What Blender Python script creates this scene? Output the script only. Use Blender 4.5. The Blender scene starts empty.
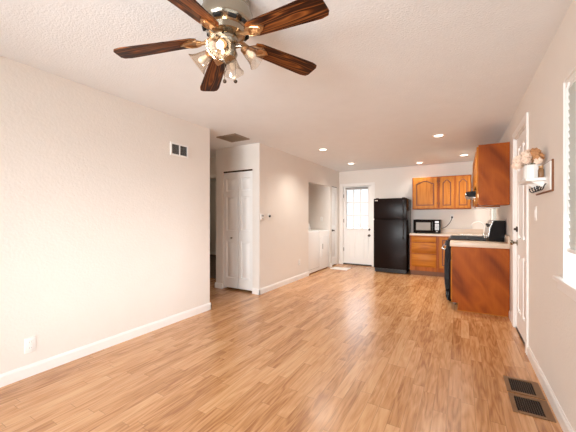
import bpy, bmesh, math, random
from mathutils import Vector, Matrix, Euler
random.seed(7)
PI = math.pi
SC = bpy.context.scene
COL = SC.collection

# ------------------------------------------------------------------ camera, world, lights, exposure
CAM_H = 1.255
cam_d = bpy.data.cameras.new('camera')
cam_d.sensor_width = 36.0
cam_d.lens = 296.7 / 576 * 36.0
cam_d.shift_y = 0.001
cam_d.clip_start = 0.02
cam = bpy.data.objects.new('camera', cam_d)
COL.objects.link(cam)
cam.location = (0, 0, CAM_H)
cam.rotation_euler = (PI / 2, 0, math.radians(30.22))
SC.camera = cam

SC.view_settings.view_transform = 'Standard'
SC.view_settings.look = 'None'
SC.view_settings.exposure = 0.20
SC.view_settings.gamma = 1.0
SC.view_settings.use_curve_mapping = False
SC.cycles.max_bounces = 10
SC.cycles.diffuse_bounces = 6

world = bpy.data.worlds.new('sky')
SC.world = world
world.use_nodes = True
_wt = world.node_tree
_bg = _wt.nodes['Background']
# hazy overcast sky: dull near the horizon, brighter higher up
_tc = _wt.nodes.new('ShaderNodeTexCoord')
_sx = _wt.nodes.new('ShaderNodeSeparateXYZ')
_mr = _wt.nodes.new('ShaderNodeMapRange')
_mr.inputs['From Min'].default_value = 0.08
_mr.inputs['From Max'].default_value = 0.24
_mr.inputs['To Min'].default_value = 1.2
_mr.inputs['To Max'].default_value = 4.6
_wt.links.new(_tc.outputs['Generated'], _sx.inputs[0])
_wt.links.new(_sx.outputs['Z'], _mr.inputs['Value'])
_wt.links.new(_mr.outputs['Result'], _bg.inputs['Strength'])
_bg.inputs['Color'].default_value = (0.88, 0.95, 1.0, 1)


def area(name, loc, rot, sx, sy, power, col=(1, 1, 1), spread=180):
    l = bpy.data.lights.new(name, 'AREA')
    l.shape = 'RECTANGLE'
    l.size, l.size_y = sx, sy
    l.energy = power
    l.color = col
    l.spread = math.radians(spread)
    o = bpy.data.objects.new(name, l)
    COL.objects.link(o)
    o.location = loc
    o.rotation_euler = rot
    return o


# added area lamp standing in for daylight at the added front window
area('added_front_daylight', (-1.25, -2.16, 1.35), (PI / 2, 0, 0), 2.2, 1.3, 62, (0.94, 0.98, 1.0), spread=75)
# hazy low sun from the right, softened by cloud, entering the right-hand windows
sun = bpy.data.lights.new('hazy_sun', 'SUN')
sun.energy = 1.7
sun.angle = math.radians(18)
sun.color = (0.97, 0.985, 1.0)
suno = bpy.data.objects.new('hazy_sun', sun)
COL.objects.link(suno)
_d = Vector((-1.0, 0.50, -0.17))
suno.rotation_euler = _d.to_track_quat('-Z', 'Y').to_euler()
# added warm fill points without fixtures, brightening the hall and bedroom at left
for nm, loc, e in (('hall_fill', (-5.6, 3.4, 2.2), 3), ('bedroom_fill', (-5.6, 5.8, 2.2), 5)):
    l = bpy.data.lights.new(nm, 'POINT')
    l.energy = e
    l.color = (1.0, 0.82, 0.6)
    l.shadow_soft_size = 0.1
    o = bpy.data.objects.new(nm, l)
    COL.objects.link(o)
    o.location = loc
# the sky also enters through the glazed door and the kitchen window: portals only steer its sampling
for nm, loc, rot, sx, sy in (
        ('back_door_portal', (-2.317, 7.60, 1.45), (-PI / 2, 0, 0), 0.57, 1.01),
        ('kitchen_window_portal', (0.645, 6.745, 1.465), (0, PI / 2, 0), 0.77, 0.99)):
    area(nm, loc, rot, sx, sy, 1.0).data.cycles.is_portal = True

# ------------------------------------------------------------------ materials
MATS = {}


def new_mat(name):
    m = bpy.data.materials.new(name)
    m.use_nodes = True
    nt = m.node_tree
    return m, nt, nt.nodes, nt.links, nt.nodes['Principled BSDF']


def mat(name, col, rough=0.5, metal=0.0, bump=0.0, bscale=60, emit=None, es=0.0, var=0.04, coat=0.0, spec=0.5, bdist=0.01):
    """plain paint / metal / plastic with slight procedural variation"""
    if name in MATS:
        return MATS[name]
    m, nt, N, L, p = new_mat(name)
    tc = N.new('ShaderNodeTexCoord')
    nz = N.new('ShaderNodeTexNoise')
    nz.inputs['Scale'].default_value = 6
    nz.inputs['Detail'].default_value = 3
    L.new(tc.outputs['Object'], nz.inputs['Vector'])
    mx = N.new('ShaderNodeMix')
    mx.data_type = 'RGBA'
    mx.inputs['A'].default_value = (*[c * (1 - var) for c in col], 1)
    mx.inputs['B'].default_value = (*[min(1, c * (1 + var)) for c in col], 1)
    L.new(nz.outputs['Fac'], mx.inputs['Factor'])
    L.new(mx.outputs['Result'], p.inputs['Base Color'])
    p.inputs['Roughness'].default_value = rough
    p.inputs['Metallic'].default_value = metal
    p.inputs['Coat Weight'].default_value = coat
    p.inputs['Specular IOR Level'].default_value = spec
    if bump:
        n2 = N.new('ShaderNodeTexNoise')
        n2.inputs['Scale'].default_value = bscale
        n2.inputs['Detail'].default_value = 4
        L.new(tc.outputs['Object'], n2.inputs['Vector'])
        b = N.new('ShaderNodeBump')
        b.inputs['Strength'].default_value = bump
        b.inputs['Distance'].default_value = bdist
        L.new(n2.outputs['Fac'], b.inputs['Height'])
        L.new(b.outputs['Normal'], p.inputs['Normal'])
    if emit:
        p.inputs['Emission Color'].default_value = (*emit, 1)
        p.inputs['Emission Strength'].default_value = es
    MATS[name] = m
    return m


def ramp(N, stops):
    r = N.new('ShaderNodeValToRGB')
    e = r.color_ramp.elements
    while len(e) < len(stops):
        e.new(0.5)
    for i, (pos, c) in enumerate(stops):
        e[i].position = pos
        e[i].color = (*c, 1)
    return r


def wood(name, stops, axis='Z', rough=0.35, ring=5.0, stretch=9.0, dist=2.0, fine=0.25, coat=0.0, turn=0.0):
    """figured wood: rings distorted along the grain axis plus fine pores"""
    if name in MATS:
        return MATS[name]
    m, nt, N, L, p = new_mat(name)
    tc = N.new('ShaderNodeTexCoord')
    mp = N.new('ShaderNodeMapping')
    s = [1.0, 1.0, 1.0]
    s['XYZ'.index(axis)] = 1.0 / stretch
    mp.inputs['Scale'].default_value = s
    rot = N.new('ShaderNodeMapping')
    rot.inputs['Rotation'].default_value = (0, math.radians(turn), 0)
    L.new(tc.outputs['Object'], rot.inputs['Vector'])
    L.new(rot.outputs['Vector'], mp.inputs['Vector'])
    n1 = N.new('ShaderNodeTexNoise')
    n1.inputs['Scale'].default_value = ring
    n1.inputs['Detail'].default_value = 2
    n1.inputs['Distortion'].default_value = 0.6
    L.new(mp.outputs['Vector'], n1.inputs['Vector'])
    mul = N.new('ShaderNodeMath')
    mul.operation = 'MULTIPLY'
    mul.inputs[1].default_value = dist * 6
    L.new(n1.outputs['Fac'], mul.inputs[0])
    sn = N.new('ShaderNodeMath')
    sn.operation = 'PINGPONG'
    sn.inputs[1].default_value = 1.0
    L.new(mul.outputs[0], sn.inputs[0])
    n2 = N.new('ShaderNodeTexNoise')
    n2.inputs['Scale'].default_value = 90
    n2.inputs['Detail'].default_value = 3
    mp2 = N.new('ShaderNodeMapping')
    s2 = [1.0, 1.0, 1.0]
    s2['XYZ'.index(axis)] = 0.04
    mp2.inputs['Scale'].default_value = s2
    L.new(tc.outputs['Object'], mp2.inputs['Vector'])
    L.new(mp2.outputs['Vector'], n2.inputs['Vector'])
    mx = N.new('ShaderNodeMix')
    mx.inputs['Factor'].default_value = fine
    L.new(sn.outputs[0], mx.inputs['A'])
    L.new(n2.outputs['Fac'], mx.inputs['B'])
    r = ramp(N, stops)
    L.new(mx.outputs['Result'], r.inputs['Fac'])
    L.new(r.outputs['Color'], p.inputs['Base Color'])
    p.inputs['Roughness'].default_value = rough
    p.inputs['Specular IOR Level'].default_value = 0.15
    p.inputs['Coat Weight'].default_value = coat
    p.inputs['Coat Roughness'].default_value = 0.15
    MATS[name] = m
    return m


def floor_material():
    m, nt, N, L, p = new_mat('laminate_planks')
    tc = N.new('ShaderNodeTexCoord')
    sep = N.new('ShaderNodeSeparateXYZ')
    L.new(tc.outputs['Object'], sep.inputs[0])

    def M(op, a, b=None):
        n = N.new('ShaderNodeMath')
        n.operation = op
        for i, v in enumerate((a, b)):
            if v is None:
                continue
            if isinstance(v, (int, float)):
                n.inputs[i].default_value = v
            else:
                L.new(v, n.inputs[i])
        return n.outputs[0]

    W, LEN = 0.078, 0.62
    xr = M('DIVIDE', sep.outputs['X'], W)
    row = M('FLOOR', xr)
    wn = N.new('ShaderNodeTexWhiteNoise')
    wn.noise_dimensions = '1D'
    L.new(row, wn.inputs['W'])
    yo = M('ADD', M('DIVIDE', sep.outputs['Y'], LEN), M('MULTIPLY', wn.outputs['Value'], 7.3))
    colm = M('FLOOR', yo)
    cv = N.new('ShaderNodeCombineXYZ')
    L.new(row, cv.inputs[0])
    L.new(colm, cv.inputs[1])
    w2 = N.new('ShaderNodeTexWhiteNoise')
    w2.noise_dimensions = '2D'
    L.new(cv.outputs[0], w2.inputs['Vector'])
    # grain, shifted per plank
    gv = N.new('ShaderNodeCombineXYZ')
    L.new(M('ADD', M('MULTIPLY', sep.outputs['X'], 34.0), M('MULTIPLY', w2.outputs['Value'], 90.0)), gv.inputs[0])
    L.new(M('MULTIPLY', sep.outputs['Y'], 2.4), gv.inputs[1])
    L.new(M('MULTIPLY', w2.outputs['Value'], 31.0), gv.inputs[2])
    g = N.new('ShaderNodeTexNoise')
    g.inputs['Scale'].default_value = 1.6
    g.inputs['Detail'].default_value = 5
    g.inputs['Distortion'].default_value = 1.1
    L.new(gv.outputs[0], g.inputs['Vector'])
    gv2 = N.new('ShaderNodeCombineXYZ')
    L.new(M('ADD', M('MULTIPLY', sep.outputs['X'], 13.0), M('MULTIPLY', w2.outputs['Value'], 57.0)), gv2.inputs[0])
    L.new(M('ADD', M('MULTIPLY', sep.outputs['Y'], 1.5), M('MULTIPLY', w2.outputs['Value'], 19.0)), gv2.inputs[1])
    g2 = N.new('ShaderNodeTexNoise')
    g2.inputs['Scale'].default_value = 1.0
    g2.inputs['Detail'].default_value = 1.5
    g2.inputs['Distortion'].default_value = 0.4
    L.new(gv2.outputs[0], g2.inputs['Vector'])
    rings = M('PINGPONG', M('MULTIPLY', g2.outputs['Fac'], 11.0), 1.0)   # growth rings of each strip
    tone = M('ADD', M('ADD', M('MULTIPLY', w2.outputs['Value'], 0.30), M('MULTIPLY', g.outputs['Fac'], 0.55)), M('MULTIPLY', rings, 0.20))
    r = ramp(N, [(0.28, (0.34, 0.140, 0.048)), (0.45, (0.51, 0.245, 0.096)), (0.62, (0.62, 0.330, 0.150)), (0.90, (0.72, 0.44, 0.23))])
    L.new(tone, r.inputs['Fac'])
    # dark joints
    fx = M('FRACT', xr)
    fy = M('FRACT', yo)
    jx = M('LESS_THAN', fx, 0.03)
    jy = M('LESS_THAN', fy, 0.005)
    j = M('MULTIPLY', M('MAXIMUM', jx, jy), 0.6)
    mx = N.new('ShaderNodeMix')
    mx.data_type = 'RGBA'
    L.new(j, mx.inputs['Factor'])
    L.new(r.outputs['Color'], mx.inputs['A'])
    mx.inputs['B'].default_value = (0.20, 0.085, 0.03, 1)
    L.new(mx.outputs['Result'], p.inputs['Base Color'])
    p.inputs['Roughness'].default_value = 0.27
    p.inputs['Specular IOR Level'].default_value = 0.9
    b = N.new('ShaderNodeBump')
    b.inputs['Strength'].default_value = 0.06
    b.inputs['Distance'].default_value = 0.004
    L.new(g.outputs['Fac'], b.inputs['Height'])
    L.new(b.outputs['Normal'], p.inputs['Normal'])
    return m


def glass_material(name, tint=(1, 1, 1), refl=0.12, rim=None):
    m = bpy.data.materials.new(name)
    m.use_nodes = True
    N, L = m.node_tree.nodes, m.node_tree.links
    N.clear()
    out = N.new('ShaderNodeOutputMaterial')
    t = N.new('ShaderNodeBsdfTransparent')
    t.inputs['Color'].default_value = (*tint, 1)
    g = N.new('ShaderNodeBsdfGlossy')
    g.inputs['Roughness'].default_value = 0.05
    lw = N.new('ShaderNodeLayerWeight')
    lw.inputs['Blend'].default_value = 0.25
    if rim:      # longer path through the glass wall near the outline absorbs more
        r = ramp(N, [(0.35, tint), (1.0, rim)])
        L.new(lw.outputs['Facing'], r.inputs['Fac'])
        L.new(r.outputs['Color'], t.inputs['Color'])
    mu = N.new('ShaderNodeMath')
    mu.operation = 'MULTIPLY_ADD'
    mu.inputs[1].default_value = 0.10 if rim else 0.6
    mu.inputs[2].default_value = refl * 0.4
    L.new(lw.outputs['Facing'], mu.inputs[0])
    mx = N.new('ShaderNodeMixShader')
    L.new(mu.outputs[0], mx.inputs['Fac'])
    L.new(t.outputs[0], mx.inputs[1])
    L.new(g.outputs[0], mx.inputs[2])
    L.new(mx.outputs[0], out.inputs['Surface'])
    return m


def blind_material():
    m = bpy.data.materials.new('white_blind_vinyl')
    m.use_nodes = True
    N, L = m.node_tree.nodes, m.node_tree.links
    p = N['Principled BSDF']
    p.inputs['Base Color'].default_value = (0.80, 0.82, 0.79, 1)
    p.inputs['Roughness'].default_value = 0.45
    nz = N.new('ShaderNodeTexNoise')
    nz.inputs['Scale'].default_value = 20
    t = N.new('ShaderNodeBsdfTranslucent')
    t.inputs['Color'].default_value = (0.8, 0.82, 0.8, 1)
    r = ramp(N, [(0.3, (0.56, 0.59, 0.56)), (0.7, (0.61, 0.64, 0.60))])
    L.new(nz.outputs['Fac'], r.inputs['Fac'])
    L.new(r.outputs['Color'], p.inputs['Base Color'])
    mx = N.new('ShaderNodeMixShader')
    mx.inputs['Fac'].default_value = 0.05
    L.new(p.outputs[0], mx.inputs[1])
    L.new(t.outputs[0], mx.inputs[2])
    L.new(mx.outputs[0], N['Material Output'].inputs['Surface'])
    return m


WALL = mat('wall_paint', (0.80, 0.745, 0.69), 0.75, bump=0.22, bscale=55, var=0.02)
CEIL = mat('ceiling_paint', (0.82, 0.84, 0.855), 0.85, bump=0.3, bscale=75, var=0.03)
TRIM = mat('white_trim_paint', (0.88, 0.85, 0.82), 0.35, var=0.015)
DOORW = mat('white_door_paint', (0.90, 0.88, 0.855), 0.38, var=0.015)
FLOOR = floor_material()
CARPET = mat('brown_carpet', (0.16, 0.11, 0.075), 0.95, bump=0.8, bscale=260, var=0.35)
OAK = wood('honey_oak', [(0.0, (0.28, 0.078, 0.007)), (0.45, (0.45, 0.150, 0.016)), (1.0, (0.56, 0.21, 0.028))], 'Z', 0.4, ring=7, stretch=9, dist=1.1, fine=0.4, coat=0.0)
OAKH = wood('honey_oak_horizontal', [(0.0, (0.28, 0.078, 0.007)), (0.45, (0.45, 0.150, 0.016)), (1.0, (0.56, 0.21, 0.028))], 'X', 0.4, ring=7, stretch=9, dist=1.1, fine=0.4, coat=0.0)
PANEL = wood('red_brown_veneer', [(0.0, (0.13, 0.024, 0.002)), (0.5, (0.27, 0.056, 0.005)), (1.0, (0.40, 0.098, 0.009))], 'Z', 0.45, ring=3.2, stretch=3.0, dist=0.9, fine=0.3, coat=0.0, turn=32)
OAKF = wood('oak_face_frame', [(0.0, (0.22, 0.048, 0.006)), (0.45, (0.36, 0.094, 0.012)), (1.0, (0.46, 0.14, 0.02))], 'Z', 0.4, ring=7, stretch=9, dist=1.1, fine=0.4)
OAKGR = mat('oak_groove_stain_shade', (0.17, 0.040, 0.006), 0.5, var=0.1)  # darker than the doors: groove stain plus groove shading put into the colour
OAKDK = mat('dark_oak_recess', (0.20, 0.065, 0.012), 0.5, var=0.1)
WALNUT = wood('walnut_blade', [(0.0, (0.014, 0.004, 0.002)), (0.45, (0.040, 0.011, 0.004)), (0.7, (0.11, 0.030, 0.007)), (1.0, (0.30, 0.10, 0.022))], 'X', 0.38, ring=15, stretch=13, dist=3.2, fine=0.12, coat=0.0)
BLACK = mat('black_appliance_enamel', (0.008, 0.006, 0.006), 0.2, var=0.1, spec=0.1)
BLACKP = mat('black_plastic', (0.018, 0.016, 0.016), 0.35, var=0.1)
FRIDGE = mat('black_textured_steel', (0.011, 0.006, 0.005), 0.25, var=0.1, spec=0.09, bump=0.05, bscale=300, bdist=0.002)
IRON = mat('cast_iron_black', (0.02, 0.02, 0.02), 0.55, var=0.1)
CHROME = mat('chrome', (0.80, 0.79, 0.77), 0.12, 1.0, var=0.02)
NICKEL = mat('brushed_nickel', (0.36, 0.315, 0.25), 0.2, 1.0, var=0.04)
BRASS = mat('antique_brass', (0.55, 0.34, 0.18), 0.3, 1.0, var=0.08)
BRONZE = mat('bronze_register_paint', (0.22, 0.115, 0.05), 0.45, 0.2, var=0.06)
BRONZED = mat('dark_hinge_bronze', (0.07, 0.045, 0.03), 0.4, 0.7, var=0.06)
DARK = mat('dark_cavity', (0.012, 0.010, 0.009), 0.9, var=0.1)
WHITEP = mat('white_plastic', (0.86, 0.84, 0.81), 0.35, var=0.01)
WHITEM = mat('white_appliance_enamel', (0.88, 0.87, 0.86), 0.25, var=0.01)
GREYP = mat('grey_plastic', (0.35, 0.34, 0.33), 0.4, var=0.03)
LAM = mat('beige_laminate', (0.66, 0.52, 0.40), 0.35, var=0.10, bump=0.0)
STEEL = mat('stainless_steel', (0.62, 0.61, 0.60), 0.25, 1.0, var=0.04)
VENTM = mat('taupe_vent_metal', (0.27, 0.20, 0.14), 0.5, 0.2, var=0.05)
CERAMIC = mat('white_ceramic', (0.86, 0.84, 0.81), 0.25, var=0.02)
PETAL = mat('cream_pink_petal', (0.84, 0.66, 0.53), 0.7, var=0.12)
PETALB = mat('rust_brown_petal', (0.50, 0.24, 0.10), 0.7, var=0.2)
STEMM = mat('dry_green_stem', (0.16, 0.14, 0.06), 0.7, var=0.2)
JARM = mat('amber_brown_jar', (0.22, 0.11, 0.045), 0.25, var=0.1)
GLASS = glass_material('window_glass')
SHADEG = glass_material('clear_shade_glass', (0.96, 0.92, 0.87), 0.2, rim=(0.22, 0.18, 0.14))
BLINDM = blind_material()
BULB = mat('lit_bulb', (1.0, 0.9, 0.75), 0.4, emit=(1.0, 0.80, 0.55), es=2.6)
BULBOFF = mat('unlit_bulb_glass', (0.85, 0.80, 0.74), 0.2, var=0.02)
LENS = mat('lit_downlight_lens', (1.0, 0.93, 0.82), 0.4, emit=(1.0, 0.87, 0.70), es=6)
MWGLASS = mat('microwave_window_mesh', (0.27, 0.235, 0.20), 0.45, 0.0, var=0.1)
LCD = mat('pale_display', (0.55, 0.56, 0.60), 0.3, var=0.05)
GROUND = mat('outdoor_concrete', (0.34, 0.335, 0.32), 0.9, bump=0.3, bscale=20, var=0.1)
TWIG = mat('bare_twig_bark', (0.30, 0.27, 0.24), 0.9, var=0.2)


# ------------------------------------------------------------------ mesh helpers
class MB:
    """collects shapes in one bmesh and links them as ONE mesh object"""

    def __init__(self):
        self.bm = bmesh.new()

    def box(self, x0, x1, y0, y1, z0, z1, bev=0.0, seg=2):
        r = bmesh.ops.create_cube(self.bm, size=1.0)
        vs = r['verts']
        for v in vs:
            v.co = Vector(((x0 + x1) / 2 + v.co.x * (x1 - x0), (y0 + y1) / 2 + v.co.y * (y1 - y0), (z0 + z1) / 2 + v.co.z * (z1 - z0)))
        if bev:
            es = list({e for v in vs for e in v.link_edges})
            bmesh.ops.bevel(self.bm, geom=es, offset=bev, segments=seg, affect='EDGES', profile=0.5)
        return self

    def prism(self, pts, axis, a0, a1, flip=False):
        """polygon pts (2-D) extruded along axis X, Y or Z between a0 and a1"""
        def P(p, a):
            if axis == 'X':
                return (a, p[0], p[1])
            if axis == 'Y':
                return (p[0], a, p[1])
            return (p[0], p[1], a)
        A = [self.bm.verts.new(P(p, a0)) for p in pts]
        B = [self.bm.verts.new(P(p, a1)) for p in pts]
        fs = [self.bm.faces.new(A), self.bm.faces.new(B[::-1])]
        n = len(pts)
        for i in range(n):
            fs.append(self.bm.faces.new((A[i], B[i], B[(i + 1) % n], A[(i + 1) % n])))
        bmesh.ops.recalc_face_normals(self.bm, faces=fs)
        return self

    def tube(self, pts, r, n=10, taper=None):
        pts = [Vector(p) for p in pts]
        rings = []
        up = Vector((0, 0, 1))
        for i, p in enumerate(pts):
            t = (pts[min(i + 1, len(pts) - 1)] - pts[max(i - 1, 0)]).normalized()
            a = t.cross(up)
            if a.length < 1e-3:
                a = t.cross(Vector((1, 0, 0)))
            a.normalize()
            b = t.cross(a).normalized()
            rr = r if taper is None else r + (taper - r) * i / (len(pts) - 1)
            rings.append([self.bm.verts.new(p + a * math.cos(2 * PI * k / n) * rr + b * math.sin(2 * PI * k / n) * rr) for k in range(n)])
        fs = []
        for i in range(len(rings) - 1):
            for k in range(n):
                fs.append(self.bm.faces.new((rings[i][k], rings[i][(k + 1) % n], rings[i + 1][(k + 1) % n], rings[i + 1][k])))
        fs.append(self.bm.faces.new(rings[0]))
        fs.append(self.bm.faces.new(rings[-1][::-1]))
        bmesh.ops.recalc_face_normals(self.bm, faces=fs)
        return self

    def lathe(self, prof, n=32, mtx=None, scallop=0.0, lobes=0):
        """profile [(r, z)] spun about z, then moved by mtx; optional scalloped last ring"""
        rings = []
        fs = []
        for i, (r, z) in enumerate(prof):
            if r < 1e-6:
                rings.append([self.bm.verts.new((0, 0, z))])
            else:
                ring = []
                for k in range(n):
                    a = 2 * PI * k / n
                    w = scallop * (i / (len(prof) - 1)) ** 2 if lobes else 0
                    q = 1 + w * math.cos(lobes * a)
                    ring.append(self.bm.verts.new((r * q * math.cos(a), r * q * math.sin(a), z)))
                rings.append(ring)
        for i in range(len(rings) - 1):
            a, b = rings[i], rings[i + 1]
            for k in range(n):
                q = [a[k % len(a)], a[(k + 1) % len(a)], b[(k + 1) % len(b)], b[k % len(b)]]
                u = []
                for v in q:
                    if v not in u:
                        u.append(v)
                if len(u) >= 3:
                    fs.append(self.bm.faces.new(u))
        bmesh.ops.recalc_face_normals(self.bm, faces=fs)
        if mtx is not None:
            for ring in rings:
                for v in ring:
                    v.co = mtx @ v.co
        return self

    def ball(self, c, r, seg=16, sz=1.0):
        res = bmesh.ops.create_uvsphere(self.bm, u_segments=seg, v_segments=max(6, seg // 2), radius=r)
        for v in res['verts']:
            v.co = Vector((v.co.x + c[0], v.co.y + c[1], v.co.z * sz + c[2]))
        return self

    def xform(self, m):
        bmesh.ops.transform(self.bm, matrix=m, verts=self.bm.verts)
        return self

    def build(self, name, material, parent=None, local=False, smooth=True, angle=35):
        off = Vector((0, 0, 0))
        if parent is not None and not local:
            off = ORIGIN[parent.name]
            for v in self.bm.verts:
                v.co -= off
        me = bpy.data.meshes.new(name)
        self.bm.normal_update()
        if smooth:
            for f in self.bm.faces:
                f.smooth = True
            for e in self.bm.edges:
                if len(e.link_faces) == 2 and e.calc_face_angle(0) > math.radians(angle):
                    e.smooth = False
        self.bm.to_mesh(me)
        self.bm.free()
        o = bpy.data.objects.new(name, me)
        me.materials.append(material)
        COL.objects.link(o)
        if parent is not None:
            o.parent = parent
            ORIGIN[o.name] = off
        else:
            ORIGIN[o.name] = Vector((0, 0, 0))
        return o


ORIGIN = {}


def tag(o, label, cat, group=None, kind=None):
    o['label'] = label
    o['category'] = cat
    if group:
        o['group'] = group
    if kind:
        o['kind'] = kind
    return o


def thing(name, label, cat, loc=(0, 0, 0), rot=(0, 0, 0), group=None, kind=None):
    o = bpy.data.objects.new(name, None)
    o.empty_display_size = 0.1
    COL.objects.link(o)
    o.location = loc
    o.rotation_euler = rot
    ORIGIN[o.name] = Vector(loc)
    return tag(o, label, cat, group, kind)


def copy_thing(o, loc, label, rot=None):
    c = o.copy()
    COL.objects.link(c)
    c.location = loc
    if rot is not None:
        c.rotation_euler = rot
    c['label'] = label

    def kids(src, dst):
        for ch in list(src.children):
            d = ch.copy()
            COL.objects.link(d)
            d.parent = dst
            kids(ch, d)
    kids(o, c)
    return c


def struct(name, mb, material, label, cat):
    return tag(mb.build(name, material, smooth=False), label, cat, kind='structure')


def wall_cells(mb, axis, t0, t1, a0, a1, z0, z1, holes):
    """a wall slab running along the other axis, with rectangular holes (a0,a1,z0,z1)"""
    As = sorted({a0, a1, *[h[0] for h in holes], *[h[1] for h in holes]})
    for i in range(len(As) - 1):
        p, q = As[i], As[i + 1]
        hs = sorted([(h[2], h[3]) for h in holes if h[0] <= p + 1e-6 and h[1] >= q - 1e-6])
        z = z0
        spans = []
        for lo, hi in hs:
            if lo > z + 1e-6:
                spans.append((z, lo))
            z = max(z, hi)
        if z < z1 - 1e-6:
            spans.append((z, z1))
        for lo, hi in spans:
            if axis == 'X':
                mb.box(t0, t1, p, q, lo, hi)
            else:
                mb.box(p, q, t0, t1, lo, hi)
    return mb


def face_panels(mb, w, h, panels, t=0.035, d=0.016):
    """door leaf in local coords: x 0..w, z 0..h, front at y=0 facing -y, raised panels"""
    bm = mb.bm
    xs = sorted({0, w, *[p[0] for p in panels], *[p[1] for p in panels]})
    zs = sorted({0, h, *[p[2] for p in panels], *[p[3] for p in panels]})

    def inside(cx, cz):
        return any(p[0] < cx < p[1] and p[2] < cz < p[3] for p in panels)
    fs = []
    for i in range(len(xs) - 1):
        for j in range(len(zs) - 1):
            if inside((xs[i] + xs[i + 1]) / 2, (zs[j] + zs[j + 1]) / 2):
                continue
            q = [(xs[i], zs[j]), (xs[i + 1], zs[j]), (xs[i + 1], zs[j + 1]), (xs[i], zs[j + 1])]
            fs.append(bm.faces.new([bm.verts.new((x, 0, z)) for x, z in q]))
    for x0, x1, z0, z1 in panels:
        loops = []
        k = min(1.0, (x1 - x0) / 0.14, (z1 - z0) / 0.14)
        for ins, dep in ((0, 0), (0.007 * k, d), (0.024 * k, d), (0.044 * k, 0.002)):
            loops.append([bm.verts.new((x, dep, z)) for x, z in ((x0 + ins, z0 + ins), (x1 - ins, z0 + ins), (x1 - ins, z1 - ins), (x0 + ins, z1 - ins))])
        for a, b in zip(loops, loops[1:]):
            for n in range(4):
                fs.append(bm.faces.new((a[n], a[(n + 1) % 4], b[(n + 1) % 4], b[n])))
        fs.append(bm.faces.new(loops[-1]))
    bmesh.ops.recalc_face_normals(bm, faces=fs)
    c = [bm.verts.new(p) for p in ((0, 0, 0), (w, 0, 0), (w, 0, h), (0, 0, h), (0, t, 0), (w, t, 0), (w, t, h), (0, t, h))]
    for q in ((0, 4, 5, 1), (1, 5, 6, 2), (2, 6, 7, 3), (3, 7, 4, 0), (4, 7, 6, 5)):
        bm.faces.new([c[n] for n in q])
    return mb


def place(mb, loc, rz):
    return mb.xform(Matrix.Translation(loc) @ Matrix.Rotation(rz, 4, 'Z'))


def arch_pts(x0, x1, z0, zt, rise, n=14):
    """closed outline of a panel with a cathedral-arched top"""
    pts = [(x0, z0), (x1, z0), (x1, zt)]
    for i in range(1, n):
        u = i / n
        x = x1 + (x0 - x1) * u
        s = 0.5 - 0.5 * math.cos(2 * PI * u)
        pts.append((x, zt + rise * s ** 0.8))
    pts.append((x0, zt))
    return pts


def cathedral_door(w, h, arch=True, t=0.024):
    """cabinet door, local x 0..w, z 0..h, front at y=-t, facing -y"""
    mb = MB()
    st = min(0.060, w * 0.2)
    mb.box(0, st, -t, 0, 0, h, 0.003, 1)
    mb.box(w - st, w, -t, 0, 0, h, 0.003, 1)
    mb.box(st, w - st, -t, 0, 0, st, 0.003, 1)
    rise = (0.06 if arch else 0.0)
    zt = h - st - rise
    g = 0.020
    if arch:
        top = [(w - st, h), (st, h)] + arch_pts(st, w - st, 0, zt, rise)[2:][::-1]
        mb.prism(top, 'Y', -t, 0)
        mb.prism(arch_pts(st + g, w - st - g, st + g, zt - g, rise), 'Y', -t * 0.6, 0)
        mb.prism(arch_pts(st + g + 0.02, w - st - g - 0.02, st + g + 0.02, zt - g - 0.02, rise * 0.9), 'Y', -t * 0.9, 0)
    else:
        mb.box(st, w - st, -t, 0, h - st, h, 0.003, 1)
        mb.box(st + g, w - st - g, -t * 0.6, 0, st + g, h - st - g)
        mb.box(st + g + 0.02, w - st - g - 0.02, -t * 0.9, 0, st + g + 0.02, h - st - g - 0.02)
    return mb


def cabinet_door(w, h, loc, rz, parent, arch=True):
    d = place(cathedral_door(w, h, arch), loc, rz).build('door', OAK, parent)
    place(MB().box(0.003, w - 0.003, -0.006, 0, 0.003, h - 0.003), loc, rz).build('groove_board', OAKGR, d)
    return d


# ------------------------------------------------------------------ the room
L0, L2, R, YB, Y1, Y2, H = -2.933, -2.797, 0.53, 7.506, 2.934, 3.89, 2.44
YF = -2.0

mb = MB().box(-7.6, 0.66, YF - 0.12, 4.45, -0.08, 0)
mb.box(-3.78, 0.66, 4.45, 7.63, -0.08, 0)
struct('floor', mb, FLOOR, 'tan wood plank laminate floor running into the kitchen', 'floor')
struct('floor_bedroom', MB().box(-7.6, -3.78, 4.45, 7.3, -0.08, 0.006), CARPET, 'dark brown carpet seen through the hall doorway', 'carpet')
struct('ceiling', MB().box(-7.6, 0.66, YF - 0.12, 7.63, H, H + 0.1), CEIL, 'flat off white textured ceiling', 'ceiling')

mb = MB().box(L0 - 0.12, L0, YF, Y1, 0, H)
mb.box(-7.6, L0 - 0.12, Y1 - 0.12, Y1, 0, H)
struct('wall_left', mb, WALL, 'long cream wall left of the living room', 'wall')
DR = (3.475, 4.195, 0, 2.13)       # door opening on the right wall
W1 = (1.42, 2.37, 0.885, 2.06)     # near window
W2 = (6.25, 7.24, 1.08, 1.85)      # kitchen window
W4 = (-1.35, 1.22, 0.50, 2.06)     # unseen window added beside the viewer to light the left wall
mb = wall_cells(MB(), 'X', R, R + 0.13, YF, YB + 0.12, 0, H, [W1, DR, W2, W4])
struct('wall_right', mb, WALL, 'cream wall along the right side with window and door', 'wall')
BD = (-2.695, -1.925, 0, 2.045)
mb = wall_cells(MB(), 'Y', YB, YB + 0.12, -3.78, R, 0, H, [BD])
struct('wall_back', mb, WALL, 'cream end wall of the kitchen', 'wall')
W3 = (-2.4, -0.1, 0.65, 2.05)  # unseen window opening added behind the viewer to bring in light
mb = wall_cells(MB(), 'Y', YF - 0.12, YF, L0 - 0.12, R + 0.13, 0, H, [W3])
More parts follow.
